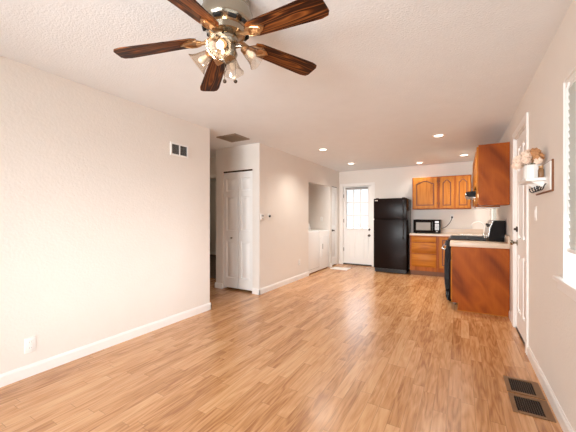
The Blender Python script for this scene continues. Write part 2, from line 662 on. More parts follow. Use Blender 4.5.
struct('wall_front', mb, WALL, 'cream front wall opposite the kitchen', 'wall')
BF = (-3.580, -2.936, 0, 2.035)
NI = (5.667, 6.875, 0, 2.00)
ND = (6.985, 7.365, 0, 2.02)
mb = wall_cells(MB(), 'Y', Y2, Y2 + 0.11, -3.74, L2, 0, H, [BF])
mb = wall_cells(mb, 'X', L2 - 0.11, L2, Y2 + 0.11, YB, 0, H, [NI, ND])
mb.box(-3.74, -3.64, Y2 + 0.11, 4.75, 0, H)       # closet side
mb.box(-3.64, L2 - 0.11, 4.65, 4.75, 0, H)        # closet back
mb.box(-3.78, -3.66, 4.75, YB, 0, H)              # alcove back
mb.box(-3.66, L2 - 0.11, 5.55, 5.655, 0, H)       # alcove near side
mb.box(-3.66, L2 - 0.11, 6.885, 6.975, 0, H)      # alcove far side
struct('wall_closet', mb, WALL, 'cream wall block holding the closet and the laundry alcove', 'wall')
HD = (-4.95, -4.05, 0, 2.03)
mb = wall_cells(MB(), 'Y', 4.39, 4.49, -7.6, -3.74, 0, H, [HD])
mb.box(-7.6, -7.48, Y1, 7.3, 0, H)
mb.box(-7.48, -3.78, 7.2, 7.3, 0, H)
struct('wall_hall', mb, WALL, 'hall and bedroom walls behind the left wall', 'wall')


# baseboards
def base(name, mb, label):
    return struct(name, mb, TRIM, label, 'baseboard')


def bb_profile(h=0.092, t=0.014):
    return [(0, 0), (t, 0), (t, h - 0.02), (t * 0.45, h), (0, h)]


mb = MB().prism([(L0 + a, z) for a, z in bb_profile()], 'Y', YF, Y1 + 0.014)
mb.prism([(Y1 + a, z) for a, z in bb_profile()], 'X', -3.6, L0 + 0.014)
base('baseboard_left', mb, 'white baseboard along the left wall')
mb = MB().prism([(R - a, z) for a, z in bb_profile()], 'Y', YF, DR[0] - 0.075)
mb.prism([(R - a, z) for a, z in bb_profile()], 'Y', DR[1] + 0.075, 4.575)
base('baseboard_right', mb, 'white baseboard along the right wall')
mb = MB().prism([(L2 + a, z) for a, z in bb_profile()], 'Y', Y2 - 0.014, NI[0])
mb.prism([(Y2 - a, z) for a, z in bb_profile()], 'X', BF[1], L2 + 0.014)
mb.prism([(Y2 - a, z) for a, z in bb_profile()], 'X', -3.754, BF[0])
mb.prism([(L2 + a, z) for a, z in bb_profile()], 'Y', NI[1] , ND[0])
base('baseboard_closet', mb, 'white baseboard around the closet corner')
mb = MB().prism([(YB - a, z) for a, z in bb_profile()], 'X', L2, BD[0] - 0.075)
mb.prism([(YB - a, z) for a, z in bb_profile()], 'X', BD[1] + 0.075, -1.0)
base('baseboard_back', mb, 'white baseboard beside the back door')
mb = MB().box(-7.48, -3.78, 7.185, 7.2, 0, 0.1)
base('baseboard_bedroom', mb, 'white baseboard in the bedroom beyond the hall')


# ------------------------------------------------------------------ doors
def knob(mb, c, d, r=0.027):
    """door knob with rose, pointing along unit vector d"""
    d = Vector(d)
    rot = Vector((0, 0, 1)).rotation_difference(d).to_matrix().to_4x4()
    mb.lathe([(0.0, 0), (0.032, 0), (0.032, 0.006), (0.012, 0.010), (0.011, 0.030), (r, 0.042), (r * 1.05, 0.052), (r * 0.8, 0.064), (0, 0.067)], 20, Matrix.Translation(c) @ rot)
    return mb


def casing_x(mb, x0, x1, zt, y, w=0.07, t=0.018, s=-1):
    y0, y1 = sorted((y, y + s * t))
    mb.box(x0 - w, x0, y0, y1, 0, zt + w, 0.004, 1)
    mb.box(x1, x1 + w, y0, y1, 0, zt + w, 0.004, 1)
    mb.box(x0, x1, y0, y1, zt, zt + w, 0.004, 1)
    return mb


def casing_y(mb, a0, a1, zt, x, w=0.07, t=0.018, s=-1):
    x0, x1 = sorted((x, x + s * t))
    mb.box(x0, x1, a0 - w, a0, 0, zt + w, 0.004, 1)
    mb.box(x0, x1, a1, a1 + w, 0, zt + w, 0.004, 1)
    mb.box(x0, x1, a0, a1, zt, zt + w, 0.004, 1)
    return mb


# door_1: glazed back door with nine panes
d1 = thing('door_1', 'white back door with nine glass panes in the kitchen end wall', 'door', (-2.31, YB, 0), kind='structure')
mb = casing_x(MB(), BD[0], BD[1], BD[3], YB)
mb.box(BD[0], BD[0] + 0.012, YB, YB + 0.1, 0, BD[3])
mb.box(BD[1] - 0.012, BD[1], YB, YB + 0.1, 0, BD[3])
mb.box(BD[0], BD[1], YB, YB + 0.1, BD[3] - 0.012, BD[3])
mb.build('door_frame', TRIM, d1)
x0, x1, yf = BD[0] + 0.016, BD[1] - 0.016, YB + 0.03
gx0, gx1, gz0, gz1 = -2.600, -2.035, 0.945, 1.955
mb = MB()
wall_cells(mb, 'Y', yf, yf + 0.04, x0, x1, 0.035, BD[3] - 0.015, [(gx0, gx1, gz0, gz1)])
n = 5
pw = (gx1 + 0.02 - (gx0 - 0.02)) / n
for i in range(n):
    a = gx0 - 0.02 + i * pw
    mb.prism([(a + 0.006, yf), (a + 0.016, yf - 0.009), (a + pw - 0.016, yf - 0.009), (a + pw - 0.006, yf)], 'Z', 0.17, 0.84)
slab = mb.build('door_leaf', DOORW, d1)
mb = MB()
fr = 0.03
mb.box(gx0 - fr, gx0, yf - 0.014, yf + 0.05, gz0 - fr, gz1 + fr, 0.004, 1)
mb.box(gx1, gx1 + fr, yf - 0.014, yf + 0.05, gz0 - fr, gz1 + fr, 0.004, 1)
mb.box(gx0, gx1, yf - 0.014, yf + 0.05, gz0 - fr, gz0, 0.004, 1)
mb.box(gx0, gx1, yf - 0.014, yf + 0.05, gz1, gz1 + fr, 0.004, 1)
for i in (1, 2):
    gx = gx0 + (gx1 - gx0) * i / 3
    mb.box(gx - 0.015, gx + 0.015, yf - 0.006, yf + 0.03, gz0, gz1)
    gz = gz0 + (gz1 - gz0) * i / 3
    mb.box(gx0, gx1, yf - 0.0055, yf + 0.029, gz - 0.015, gz + 0.015)
mb.build('glazing_bars', TRIM, d1)
MB().box(gx0, gx1, yf + 0.014, yf + 0.018, gz0, gz1).build('glass', GLASS, d1)
knob(MB(), (-2.005, yf, 0.775), (0, -1, 0)).build('knob', BRONZED, d1)
MB().lathe([(0, 0), (0.028, 0), (0.028, 0.012), (0.012, 0.016), (0.012, 0.03), (0, 0.03)], 18, Matrix.Translation((-2.005, yf, 0.925)) @ Matrix.Rotation(PI / 2, 4, 'X')).build('deadbolt', BRONZED, d1)
for z in (0.35, 1.1, 1.75):
    MB().box(x0 - 0.012, x0 + 0.006, yf - 0.012, yf + 0.0, z, z + 0.09).build('hinge', BRONZED, d1)
MB().box(BD[0] + 0.012, BD[1] - 0.012, YB + 0.002, YB + 0.12, 0, 0.028).build('threshold', BRONZED, d1)
# shade rolled up above the panes
t = thing('rolled_shade', 'rolled up grey fabric shade over the back door glass', 'window shade', (-2.317, yf - 0.02, 1.985))
MB().tube([(gx0 - 0.01, yf - 0.035, 1.985), (gx1 + 0.01, yf - 0.035, 1.985)], 0.021, 14).build('fabric_roll', GREYP, t)
MB().box(gx0 - 0.02, gx0 - 0.01, yf - 0.058, yf, 1.96, 2.008).build('bracket', WHITEP, t)
MB().box(gx1 + 0.01, gx1 + 0.02, yf - 0.058, yf, 1.96, 2.008).build('bracket', WHITEP, t)

# door_2: six panel door in the right wall
d2 = thing('door_2', 'white six panel door in the right wall by the kitchen', 'door', (R, 3.83, 0), kind='structure')
mb = casing_y(MB(), DR[0], DR[1], DR[3], R)
mb.box(R, R + 0.11, DR[0], DR[0] + 0.012, 0, DR[3])
mb.box(R, R + 0.11, DR[1] - 0.012, DR[1], 0, DR[3])
mb.box(R, R + 0.11, DR[0], DR[1], DR[3] - 0.012, DR[3])
mb.build('door_frame', TRIM, d2)
w, h = DR[1] - DR[0] - 0.03, DR[3] - 0.035
s = 0.105
m_ = w / 2
pans = []
for a, b in ((s, m_ - 0.045), (m_ + 0.045, w - s)):
    pans += [(a, b, 0.20, 0.82), (a, b, 1.00, 1.62), (a, b, 1.73, h - 0.11)]
mb = place(face_panels(MB(), w, h, pans), (R + 0.012, DR[1] - 0.015, 0.018), -PI / 2)
mb.build('door_leaf', DOORW, d2)
knob(MB(), (R + 0.012, DR[1] - 0.075, 0.965), (-1, 0, 0)).build('knob', NICKEL, d2)
MB().lathe([(0, 0), (0.03, 0), (0.03, 0.012), (0.012, 0.016), (0.012, 0.032), (0, 0.032)], 18, Matrix.Translation((R + 0.012, DR[1] - 0.075, 1.115)) @ Matrix.Rotation(-PI / 2, 4, 'Y')).build('deadbolt', BRONZED, d2)
for z in (0.30, 1.05, 1.80):
    MB().box(R - 0.004, R + 0.011, DR[0] - 0.002, DR[0] + 0.022, z, z + 0.1).build('hinge', BRONZED, d2)
MB().box(R + 0.003, R + 0.11, DR[0] + 0.012, DR[1] - 0.012, 0, 0.016).build('threshold', BRONZED, d2)

# door_3: bifold closet door in the hall
d3 = thing('door_3', 'white bifold closet door of two panelled leaves at the hall corner', 'door', (-3.26, Y2, 0), kind='structure')
lw_ = (BF[1] - BF[0] - 0.026) / 2
for i in range(2):
    hh = 1.975
    a = 0.058
    ps = [(a, lw_ - a, 0.17, 0.80), (a, lw_ - a, 0.98, 1.56), (a, lw_ - a, 1.66, 1.87)]
    mb = place(face_panels(MB(), lw_, hh, ps, t=0.03), (BF[0] + 0.006 + i * (lw_ + 0.014), Y2 + 0.025, 0.035), 0)
    lf = mb.build('door_leaf', DOORW, d3)
    if i == 0:
        MB().lathe([(0, 0), (0.009, 0), (0.008, 0.012), (0.016, 0.022), (0.014, 0.03), (0, 0.032)], 16, Matrix.Translation((-3.39, Y2 + 0.025, 0.89)) @ Matrix.Rotation(PI / 2, 4, 'X')).build('knob', NICKEL, lf)
MB().box(BF[0], BF[1], Y2 + 0.02, Y2 + 0.07, 2.013, 2.035).build('track', BRONZED, d3)

# door_4: narrow white utility door between alcove and back wall
d4 = thing('door_4', 'narrow white door between the laundry alcove and the back wall', 'door', (L2, 7.17, 0), kind='structure')
w, h = ND[1] - ND[0] - 0.02, ND[3] - 0.045
mb = place(face_panels(MB(), w, h, [(0.06, w - 0.06, 0.18, 0.82), (0.06, w - 0.06, 0.98, h - 0.12)], t=0.03), (L2 - 0.012, ND[0] + 0.01, 0.03), PI / 2)
mb.build('door_leaf', DOORW, d4)
knob(MB(), (L2 - 0.012, ND[0] + 0.05, 0.905), (1, 0, 0), 0.02).build('knob', BRONZED, d4)
MB().box(L2 - 0.06, L2 - 0.012, ND[0], ND[1], ND[3] - 0.014, ND[3]).build('track', BRONZED, d4)

# door_5: doorway from the hall to the carpeted bedroom
mb = casing_x(MB(), HD[0], HD[1], HD[3], 4.39, w=0.06)
struct('door_5', mb, TRIM, 'white trimmed doorway at the end of the hall', 'doorway')

# ------------------------------------------------------------------ windows
def window_y(name, hole, label, sill=True):
    a0, a1, z0, z1 = hole
    w_ = thing(name, label, 'window', (R, (a0 + a1) / 2, z0), kind='structure')
    xf = R + 0.085
    mb = MB()
    for q in ((a0, a0 + 0.035, z0, z1), (a1 - 0.035, a1, z0, z1), (a0 + 0.035, a1 - 0.035, z0, z0 + 0.035), (a0 + 0.035, a1 - 0.035, z1 - 0.035, z1),
              (a0 + 0.035, a1 - 0.035, (z0 + z1) / 2 - 0.015, (z0 + z1) / 2 + 0.015)):
        mb.box(xf, xf + 0.04, *q)
    # white lining of the opening
    mb.box(R, xf, a1 - 0.006, a1, z0, z1)
    mb.box(R, xf, a0, a0 + 0.006, z0, z1)
    mb.box(R, xf, a0, a1, z1 - 0.006, z1)
    mb.build('window_frame', TRIM, w_)
    MB().box(xf + 0.018, xf + 0.022, a0 + 0.035, a1 - 0.035, z0 + 0.035, z1 - 0.035).build('glass', GLASS, w_)
    if sill:
        mb = MB().box(R - 0.001, xf, a0 + 0.001, a1 - 0.001, z0 - 0.02, z0 + 0.003)
        mb.box(R - 0.035, R - 0.001, a0 - 0.07, a1 + 0.07, z0 - 0.022, z0 + 0.004, 0.004, 1)
        mb.box(R - 0.016, R - 0.001, a0 - 0.05, a1 + 0.05, z0 - 0.075, z0 - 0.022, 0.004, 1)
        mb.build('window_sill', TRIM, w_)
    return w_


window_y('window_1', W1, 'white framed side window with sill near the viewer')
window_y('window_2', W2, 'small kitchen window over the sink', sill=False)
window_y('added_window_4', W4, 'unseen window added on the right wall to light the left wall')
w3 = thing('added_window_3', 'unseen wide window added in the front wall to light the room', 'window', (-1.25, YF, W3[2]), kind='structure')
mb = MB()
for q in ((W3[0], W3[0] + 0.05, W3[2], W3[3]), (W3[1] - 0.05, W3[1], W3[2], W3[3]), (-1.28, -1.22, W3[2] + 0.05, W3[3] - 0.05), (W3[0] + 0.05, W3[1] - 0.05, W3[2], W3[2] + 0.05), (W3[0] + 0.05, W3[1] - 0.05, W3[3] - 0.05, W3[3])):
    mb.box(q[0], q[1], YF - 0.1, YF - 0.05, q[2], q[3])
mb.build('window_frame', TRIM, w3)
MB().box(W3[0] + 0.05, W3[1] - 0.05, YF - 0.08, YF - 0.075, W3[2] + 0.05, W3[3] - 0.05).build('glass', GLASS, w3)


def blind(name, hole, zlow, label, pitch, tilt, wand):
    a0, a1, z0, z1 = hole
    b = thing(name, label, 'window blind', (R + 0.035, (a0 + a1) / 2, z1 - 0.007))
    MB().box(R + 0.008, R + 0.062, a0 + 0.010, a1 - 0.010, z1 - 0.05, z1 - 0.007, 0.003, 1).build('headrail', WHITEP, b)
    z = z1 - 0.075
    mb = MB()
    c, s = math.cos(tilt), math.sin(tilt)
    hw = 0.0245
    while z > zlow + 0.03:
        xc = R + 0.026
        p = [(xc - hw * c, z - hw * s), (xc, z + 0.003), (xc + hw * c, z + hw * s), (xc + hw * c + 0.001, z + hw * s - 0.003), (xc, z - 0.0002), (xc - hw * c + 0.001, z - hw * s - 0.003)]
        mb.prism(p, 'Y', a0 + 0.009, a1 - 0.009)
        z -= pitch
    mb.build('slats', BLINDM, b)
    MB().box(R + 0.014, R + 0.056, a0 + 0.014, a1 - 0.014, zlow, zlow + 0.022, 0.003, 1).build('bottom_rail', WHITEP, b)
    for ya in (a0 + 0.2, a1 - 0.2):
        MB().tube([(R + 0.009, ya, z1 - 0.05), (R + 0.009, ya, zlow + 0.02)], 0.0015, 6).build('ladder_cord', WHITEP, b)
    if wand:
        mb = MB().tube([(R + 0.004, a1 - 0.10, z1 - 0.04), (R - 0.004, a1 - 0.10, z1 - 0.08), (R - 0.006, a1 - 0.075, 1.27)], 0.0055, 8)
        mb.build('wand', WHITEP, b)
    return b


blind('window_blind', W1, 1.045, 'white slatted blind with tilt wand over the near side window', 0.041, math.radians(-79), True)
blind('kitchen_blind', W2, 1.12, 'white slatted blind of the kitchen window above the range back', 0.04, math.radians(66), False)

# ------------------------------------------------------------------ ceiling fan
HUB = Vector((-1.113, 1.243, 2.24))
fan = thing('ceiling_fan', 'dark wood five blade ceiling fan with glass shades and pull chains', 'ceiling fan', (HUB.x, HUB.y, H))
T = Matrix.Translation((HUB.x, HUB.y, 0))
MB().lathe([(0, H), (0.118, H), (0.128, H - 0.012), (0.126, H - 0.045), (0.116, H - 0.055)], 48, T).build('canopy', NICKEL, fan)
mb = MB().lathe([(0.112, H - 0.05), (0.134, H - 0.06), (0.140, H - 0.075), (0.139, H - 0.125), (0.131, H - 0.145), (0.105, H - 0.165), (0.098, H - 0.19), (0.060, H - 0.205), (0, H - 0.205)], 48, T)
house = mb.build('motor_housing', NICKEL, fan)
for k in range(10):
    MB().box(0.118, 0.1325, -0.020, 0.020, H - 0.160, H - 0.146).xform(T @ Matrix.Rotation(2 * PI * k / 10, 4, 'Z')).build('cooling_slot', DARK, house)


def blade_mesh():
    mb = MB()
    r0, r1 = 0.165, 0.606
    pts = [(r0, -0.040), (r0 + 0.03, -0.052), (r1 - 0.05, -0.068), (r1 - 0.012, -0.060), (r1, -0.040), (r1, 0.040), (r1 - 0.012, 0.060), (r1 - 0.05, 0.068), (r0 + 0.03, 0.052), (r0, 0.040)]
    mb.prism(pts, 'Z', -0.003, 0.003)
    return mb


def iron_mesh():
    mb = MB()
    mb.tube([(0.07, 0, 0.012), (0.10, 0, 0.002), (0.13, 0, -0.010), (0.17, 0, -0.010)], 0.010, 10)
    # leaf shaped decorative plate under the blade root
    pts = [(0.140, -0.012), (0.165, -0.034), (0.185, -0.030), (0.205, -0.040), (0.222, -0.026), (0.238, -0.020), (0.262, 0.0), (0.238, 0.020), (0.222, 0.026), (0.205, 0.040), (0.185, 0.030), (0.165, 0.034), (0.140, 0.012)]
    mb.prism(pts, 'Z', -0.0095, -0.003)
    for sx, sy in ((0.175, -0.02), (0.175, 0.02), (0.235, 0)):
        mb.ball((sx, sy, -0.010), 0.006, 10)
    mb.tube([(0.15, -0.022, -0.011), (0.175, -0.03, -0.013), (0.205, -0.028, -0.013), (0.235, -0.010, -0.012)], 0.0035, 6)
    mb.tube([(0.15, 0.022, -0.011), (0.175, 0.03, -0.013), (0.205, 0.028, -0.013), (0.235, 0.010, -0.012)], 0.0035, 6)
    return mb


# each blade: azimuth and sag as they hang in the photo
for az, dz in ((65.1, -0.014), (144.6, -0.061), (211.2, -0.098), (284.5, -0.115), (356.0, -0.058)):
    mtx = Matrix.Rotation(math.radians(az), 4, 'Z') @ Matrix.Rotation(-math.asin(dz / 0.61), 4, 'Y') @ Matrix.Rotation(math.radians(-9), 4, 'X')
    bl = blade_mesh().build('blade', WALNUT, fan, local=True)
    bl.matrix_local = Matrix.Translation((0, 0, HUB.z - H)) @ mtx
    iron_mesh().build('blade_iron', BRASS, bl, local=True)
# light kit
mb = MB().lathe([(0.0, 2.245), (0.058, 2.245), (0.062, 2.222), (0.054, 2.205), (0.046, 2.198), (0.050, 2.175), (0.058, 2.15), (0.048, 2.125), (0.022, 2.11), (0.012, 2.098), (0, 2.096)], 32, T)
kit = mb.build('light_kit', NICKEL, fan)
for k, (az, lit, up) in enumerate(((-62, 1, 0.0), (28, 0, 0.022), (118, 0, 0.030), (208, 0, 0.0))):
    a = math.radians(az)
    el = math.radians(-38)
    d = Vector((math.cos(a) * math.cos(el), math.sin(a) * math.cos(el), math.sin(el)))
    p0 = Vector((HUB.x, HUB.y, 2.166 + up)) + Vector((math.cos(a), math.sin(a), 0)) * 0.045
    p1 = p0 + Vector((math.cos(a) * 0.03, math.sin(a) * 0.03, 0.004))
    p2 = p1 + d * 0.022
    MB().tube([p0, p1, p2], 0.009, 10).build('lamp_arm', NICKEL, kit)
    rot = Vector((0, 0, 1)).rotation_difference(d).to_matrix().to_4x4()
    mt = Matrix.Translation(p2) @ rot
    MB().lathe([(0, -0.004), (0.021, -0.004), (0.024, 0.004), (0.024, 0.02), (0.018, 0.024), (0, 0.024)], 24, mt).build('socket', BRASS, kit)
    MB().lathe([(0.026, 0.012), (0.030, 0.024), (0.036, 0.045), (0.042, 0.066), (0.050, 0.083), (0.062, 0.098), (0.0605, 0.0995), (0.048, 0.085), (0.040, 0.067), (0.034, 0.046), (0.028, 0.025), (0.024, 0.013)], 48, mt, scallop=0.07, lobes=8).build('glass_shade', SHADEG, kit)
    MB().lathe([(0, 0.024), (0.011, 0.026), (0.013, 0.04), (0.019, 0.055), (0.0185, 0.068), (0.012, 0.078), (0, 0.081)], 20, mt).build('bulb', BULB if lit else BULBOFF, kit)
    if not lit:
        continue
    pl = bpy.data.lights.new('fan_bulb_light', 'POINT')
    pl.energy = 1.0
    pl.color = (1.0, 0.84, 0.64)
    pl.shadow_soft_size = 0.03
    po = bpy.data.objects.new('fan_bulb_light', pl)
    COL.objects.link(po)
    po.location = p2 + d * 0.12
for dx, zz in ((-0.013, 2.000), (0.047, 2.000)):
    c_, s_ = math.cos(math.radians(30)), math.sin(math.radians(30))
    px, py = HUB.x + dx * c_, HUB.y + dx * s_
    mb = MB().tube([(px, py, 2.14), (px, py, zz + 0.008)], 0.0013, 6)
    ch = mb.build('pull_chain', NICKEL, fan)
    MB().ball((px, py, zz), 0.0105, 14).build('pull_knob', BRONZED, ch)

# ------------------------------------------------------------------ recessed ceiling lights
dl = None
for i, (x, y, lab, e) in enumerate((
        (-0.282, 4.855, 'recessed downlight nearest the end of the wood counter', 9),
        (-2.104, 4.841, 'recessed downlight before the laundry alcove', 9),
        (-2.119, 6.433, 'recessed downlight in front of the glazed back door', 9),
        (-0.788, 7.10, 'recessed downlight just above the back wall cabinets', 4),
        (0.053, 6.639, 'recessed downlight in the corner near the tall side cabinet', 9))):
    if dl is None:
        dl = thing('recessed_light', lab, 'ceiling light', (x, y, H), group='recessed kitchen lights')
        Tm = Matrix.Translation((x, y, H))
        MB().lathe([(0.058, -0.004), (0.075, -0.010), (0.092, -0.006), (0.094, 0.0), (0.058, 0.0)], 36, Tm).build('trim_ring', WHITEP, dl)
        MB().lathe([(0, -0.004), (0.058, -0.004), (0.058, 0.0), (0, 0.0)], 32, Tm).build('lens', LENS, dl)
    else:
        copy_thing(dl, (x, y, H), lab)
    sp = bpy.data.lights.new('downlight_beam', 'SPOT')
    sp.energy = e * 10.0
    sp.color = (1.0, 0.94, 0.85)
    sp.spot_size = math.radians(140)
    sp.spot_blend = 1.0
    sp.shadow_soft_size = 0.09
    so = bpy.data.objects.new('downlight_beam', sp)
    COL.objects.link(so)
    so.location = (x, y, H - 0.02)

# ------------------------------------------------------------------ vents and registers
v = thing('wall_vent', 'white framed return air vent with two dark louvered halves on left wall', 'vent', (L0, 2.431, 2.054))
a0, a1, z0, z1 = 2.300, 2.562, 1.978, 2.130
mb = MB()
mb.box(L0, L0 + 0.012, a0, a0 + 0.02, z0, z1, 0.002, 1).box(L0, L0 + 0.012, a1 - 0.02, a1, z0, z1, 0.002, 1)
mb.box(L0, L0 + 0.012, a0 + 0.02, a1 - 0.02, z0, z0 + 0.018).box(L0, L0 + 0.012, a0 + 0.02, a1 - 0.02, z1 - 0.018, z1)
mb.box(L0, L0 + 0.012, 2.425, 2.437, z0 + 0.018, z1 - 0.018)
mb.build('frame', WHITEP, v)
MB().box(L0, L0 + 0.002, a0 + 0.02, a1 - 0.02, z0 + 0.018, z1 - 0.018).build('duct_backing', DARK, v)
mb = MB()
for i in range(11):
    z = z0 + 0.024 + i * 0.0105
    mb.prism([(L0 + 0.002, z + 0.004), (L0 + 0.003, z + 0.005), (L0 + 0.010, z + 0.0005), (L0 + 0.010, z - 0.001)], 'Y', a0 + 0.02, a1 - 0.02)
mb.build('louvers', GREYP, v)

v = thing('ceiling_vent', 'square taupe ceiling vent with slats at the hall entrance', 'vent', (-2.955, 3.44, H))
x0, x1, y0, y1 = -3.135, -2.775, 3.27, 3.61
mb = MB()
mb.box(x0, x0 + 0.03, y0, y1, H - 0.012, H).box(x1 - 0.03, x1, y0, y1, H - 0.012, H)
mb.box(x0 + 0.03, x1 - 0.03, y0, y0 + 0.03, H - 0.012, H).box(x0 + 0.03, x1 - 0.03, y1 - 0.03, y1, H - 0.012, H)
mb.build('frame', VENTM, v)
MB().box(x0 + 0.03, x1 - 0.03, y0 + 0.03, y1 - 0.03, H - 0.002, H).build('duct_backing', DARK, v)
mb = MB()
n = 14
for i in range(n):
    y = y0 + 0.034 + i * (y1 - y0 - 0.066) / n
    mb.prism([(y, H - 0.002), (y + 0.002, H - 0.002), (y + 0.013, H - 0.011), (y + 0.011, H - 0.012)], 'X', x0 + 0.03, x1 - 0.03)
mb.build('slats', VENTM, v)


def register(loc, label):
    t = thing('floor_register', label, 'floor vent', loc, group='bronze floor registers')
    w, l = 0.213, 0.238
    mb = MB()
    bx0, bx1, by0, by1 = 0.028, 0.170, 0.026, l - 0.026
    zt = 0.007
    mb.box(0, bx0, 0, l, 0, zt, 0.002, 1).box(bx1, w, 0, l, 0, zt, 0.002, 1)
    mb.box(bx0, bx1, 0, by0, 0, zt, 0.002, 1).box(bx0, bx1, by1, l, 0, zt, 0.002, 1)
    mb.build('frame', BRONZE, t, local=True)
    MB().box(bx0, bx1, by0, by1, 0, 0.0012).build('duct_opening', DARK, t, local=True)
    mb = MB()
    for i in range(1, 11):
        x = bx0 + (bx1 - bx0) * i / 11
        mb.box(x - 0.0016, x + 0.0016, by0, by1, 0.0012, 0.0052)
    for i in range(1, 9):
        y = by0 + (by1 - by0) * i / 9
        mb.box(bx0, bx1, y - 0.0014, y + 0.0014, 0.0012, 0.0042)
    mb.build('grille', BRONZED, t, local=True)
    return t


rg = register((0.288, 2.634, 0), 'bronze floor register of the pair, nearer the white door')
copy_thing(rg, (0.290, 2.378, 0), 'bronze floor register of the pair, nearer the side window')


# ------------------------------------------------------------------ outlets, switches, thermostat
def outlet(label, o, u, n, group=None):
    """duplex outlet: centre o, horizontal unit u, outward normal n"""
    t = thing('wall_outlet', label, 'outlet', o, group=group)
    u, n = Vector(u), Vector(n)
    B = Matrix((( u.x, n.x, 0, 0), (u.y, n.y, 0, 0), (0, 0, 1, 0), (0, 0, 0, 1)))
    MB().box(-0.036, 0.036, 0, 0.006, -0.058, 0.058, 0.003, 2).xform(B).build('plate', WHITEP, t, local=True)
    for z in (-0.022, 0.022):
        mb = MB().box(-0.016, 0.016, 0.006, 0.009, z - 0.014, z + 0.014, 0.002, 1).xform(B)
        s = mb.build('socket', WHITEP, t, local=True)
        mb = MB()
        for x in (-0.007, 0.005):
            mb.box(x, x + 0.0025, 0.009, 0.0094, z - 0.004, z + 0.006)
        mb.xform(B)
        mb.build('slot', GREYP, s, local=True)
    return t


outlet('white duplex outlet low on the left living room wall', (L0, 0.996, 0.245), (0, 1, 0), (1, 0, 0))
outlet('cream duplex outlet low on the closet side wall', (L2, 5.25, 0.34), (0, 1, 0), (1, 0, 0))
outlet('white outlet on the wall inside the laundry alcove', (-3.03, 6.885, 1.19), (1, 0, 0), (0, -1, 0))
outlet('white outlet above the back counter with the microwave plug', (-0.165, YB, 1.245), (1, 0, 0), (0, -1, 0))

t = thing('thermostat', 'small white thermostat on the closet side wall', 'thermostat', (L2, 3.95, 1.25))
MB().box(L2, L2 + 0.022, 3.905, 3.995, 1.205, 1.30, 0.004, 2).build('housing', WHITEP, t)
MB().box(L2 + 0.022, L2 + 0.0235, 3.92, 3.98, 1.255, 1.285).build('display', GREYP, t)
MB().box(L2 + 0.022, L2 + 0.026, 3.935, 3.965, 1.216, 1.232).build('lever', GREYP, t)
t = thing('dimmer_switch', 'white switch plate with black dial beside the thermostat', 'switch', (L2, 4.165, 1.25))
MB().box(L2, L2 + 0.006, 4.128, 4.202, 1.19, 1.31, 0.003, 2).build('plate', WHITEP, t)
MB().lathe([(0, 0), (0.021, 0), (0.019, 0.02), (0, 0.022)], 20, Matrix.Translation((L2 + 0.006, 4.165, 1.262)) @ Matrix.Rotation(PI / 2, 4, 'Y')).build('dial', BLACKP, t)
t = thing('light_switch', 'white light switch plate under the flower shelf on right wall', 'switch', (R, 3.11, 1.28))
MB().box(R - 0.006, R, 3.074, 3.146, 1.222, 1.338, 0.003, 2).build('plate', WHITEP, t)
MB().box(R - 0.010, R - 0.006, 3.094, 3.126, 1.245, 1.315, 0.002, 1).build('rocker', TRIM, t)

# ------------------------------------------------------------------ laundry machines
def machine(a0, a1, label, washer):
    t = thing('washing_machine' if washer else 'clothes_dryer', label, 'laundry machine', (-3.13, (a0 + a1) / 2, 0), group='laundry machines')
    xf = L2 - 0.012
    mb = MB().box(xf - 0.64, xf, a0, a1, 0.025, 0.925, 0.012, 3)
    mb.build('cabinet', WHITEM, t)
    for x in (xf - 0.6, xf - 0.06):
        for y in (a0 + 0.06, a1 - 0.06):
            MB().lathe([(0, 0), (0.022, 0), (0.02, 0.026), (0, 0.026)], 12, Matrix.Translation((x, y, 0))).build('foot', BLACKP, t)
    MB().prism([(xf - 0.64, 0.92), (xf - 0.50, 0.92), (xf - 0.55, 1.08), (xf - 0.64, 1.09)], 'Y', a0 + 0.01, a1 - 0.01).build('control_panel', WHITEM, t)
    mb = MB()
    if washer:
        mb.box(xf - 0.46, xf - 0.03, a0 + 0.05, a1 - 0.05, 0.924, 0.936, 0.004, 2)
        mb.build('lid', WHITEM, t)
        MB().box(xf, xf + 0.0015, a0 + 0.02, a1 - 0.02, 0.10, 0.106).build('kick_seam', GREYP, t)
    else:
        mb.box(xf, xf + 0.012, a0 + 0.09, a1 - 0.09, 0.30, 0.78, 0.005, 2)
        dr = mb.build('door', WHITEM, t)
        MB().box(xf + 0.012, xf + 0.02, a0 + 0.12, a0 + 0.15, 0.5, 0.62, 0.003, 1).build('handle', GREYP, dr)
    return t


machine(5.685, 6.268, 'white laundry machine in the alcove, nearer the thermostat', True)
machine(6.280, 6.862, 'white laundry machine in the alcove, nearer the back door', False)

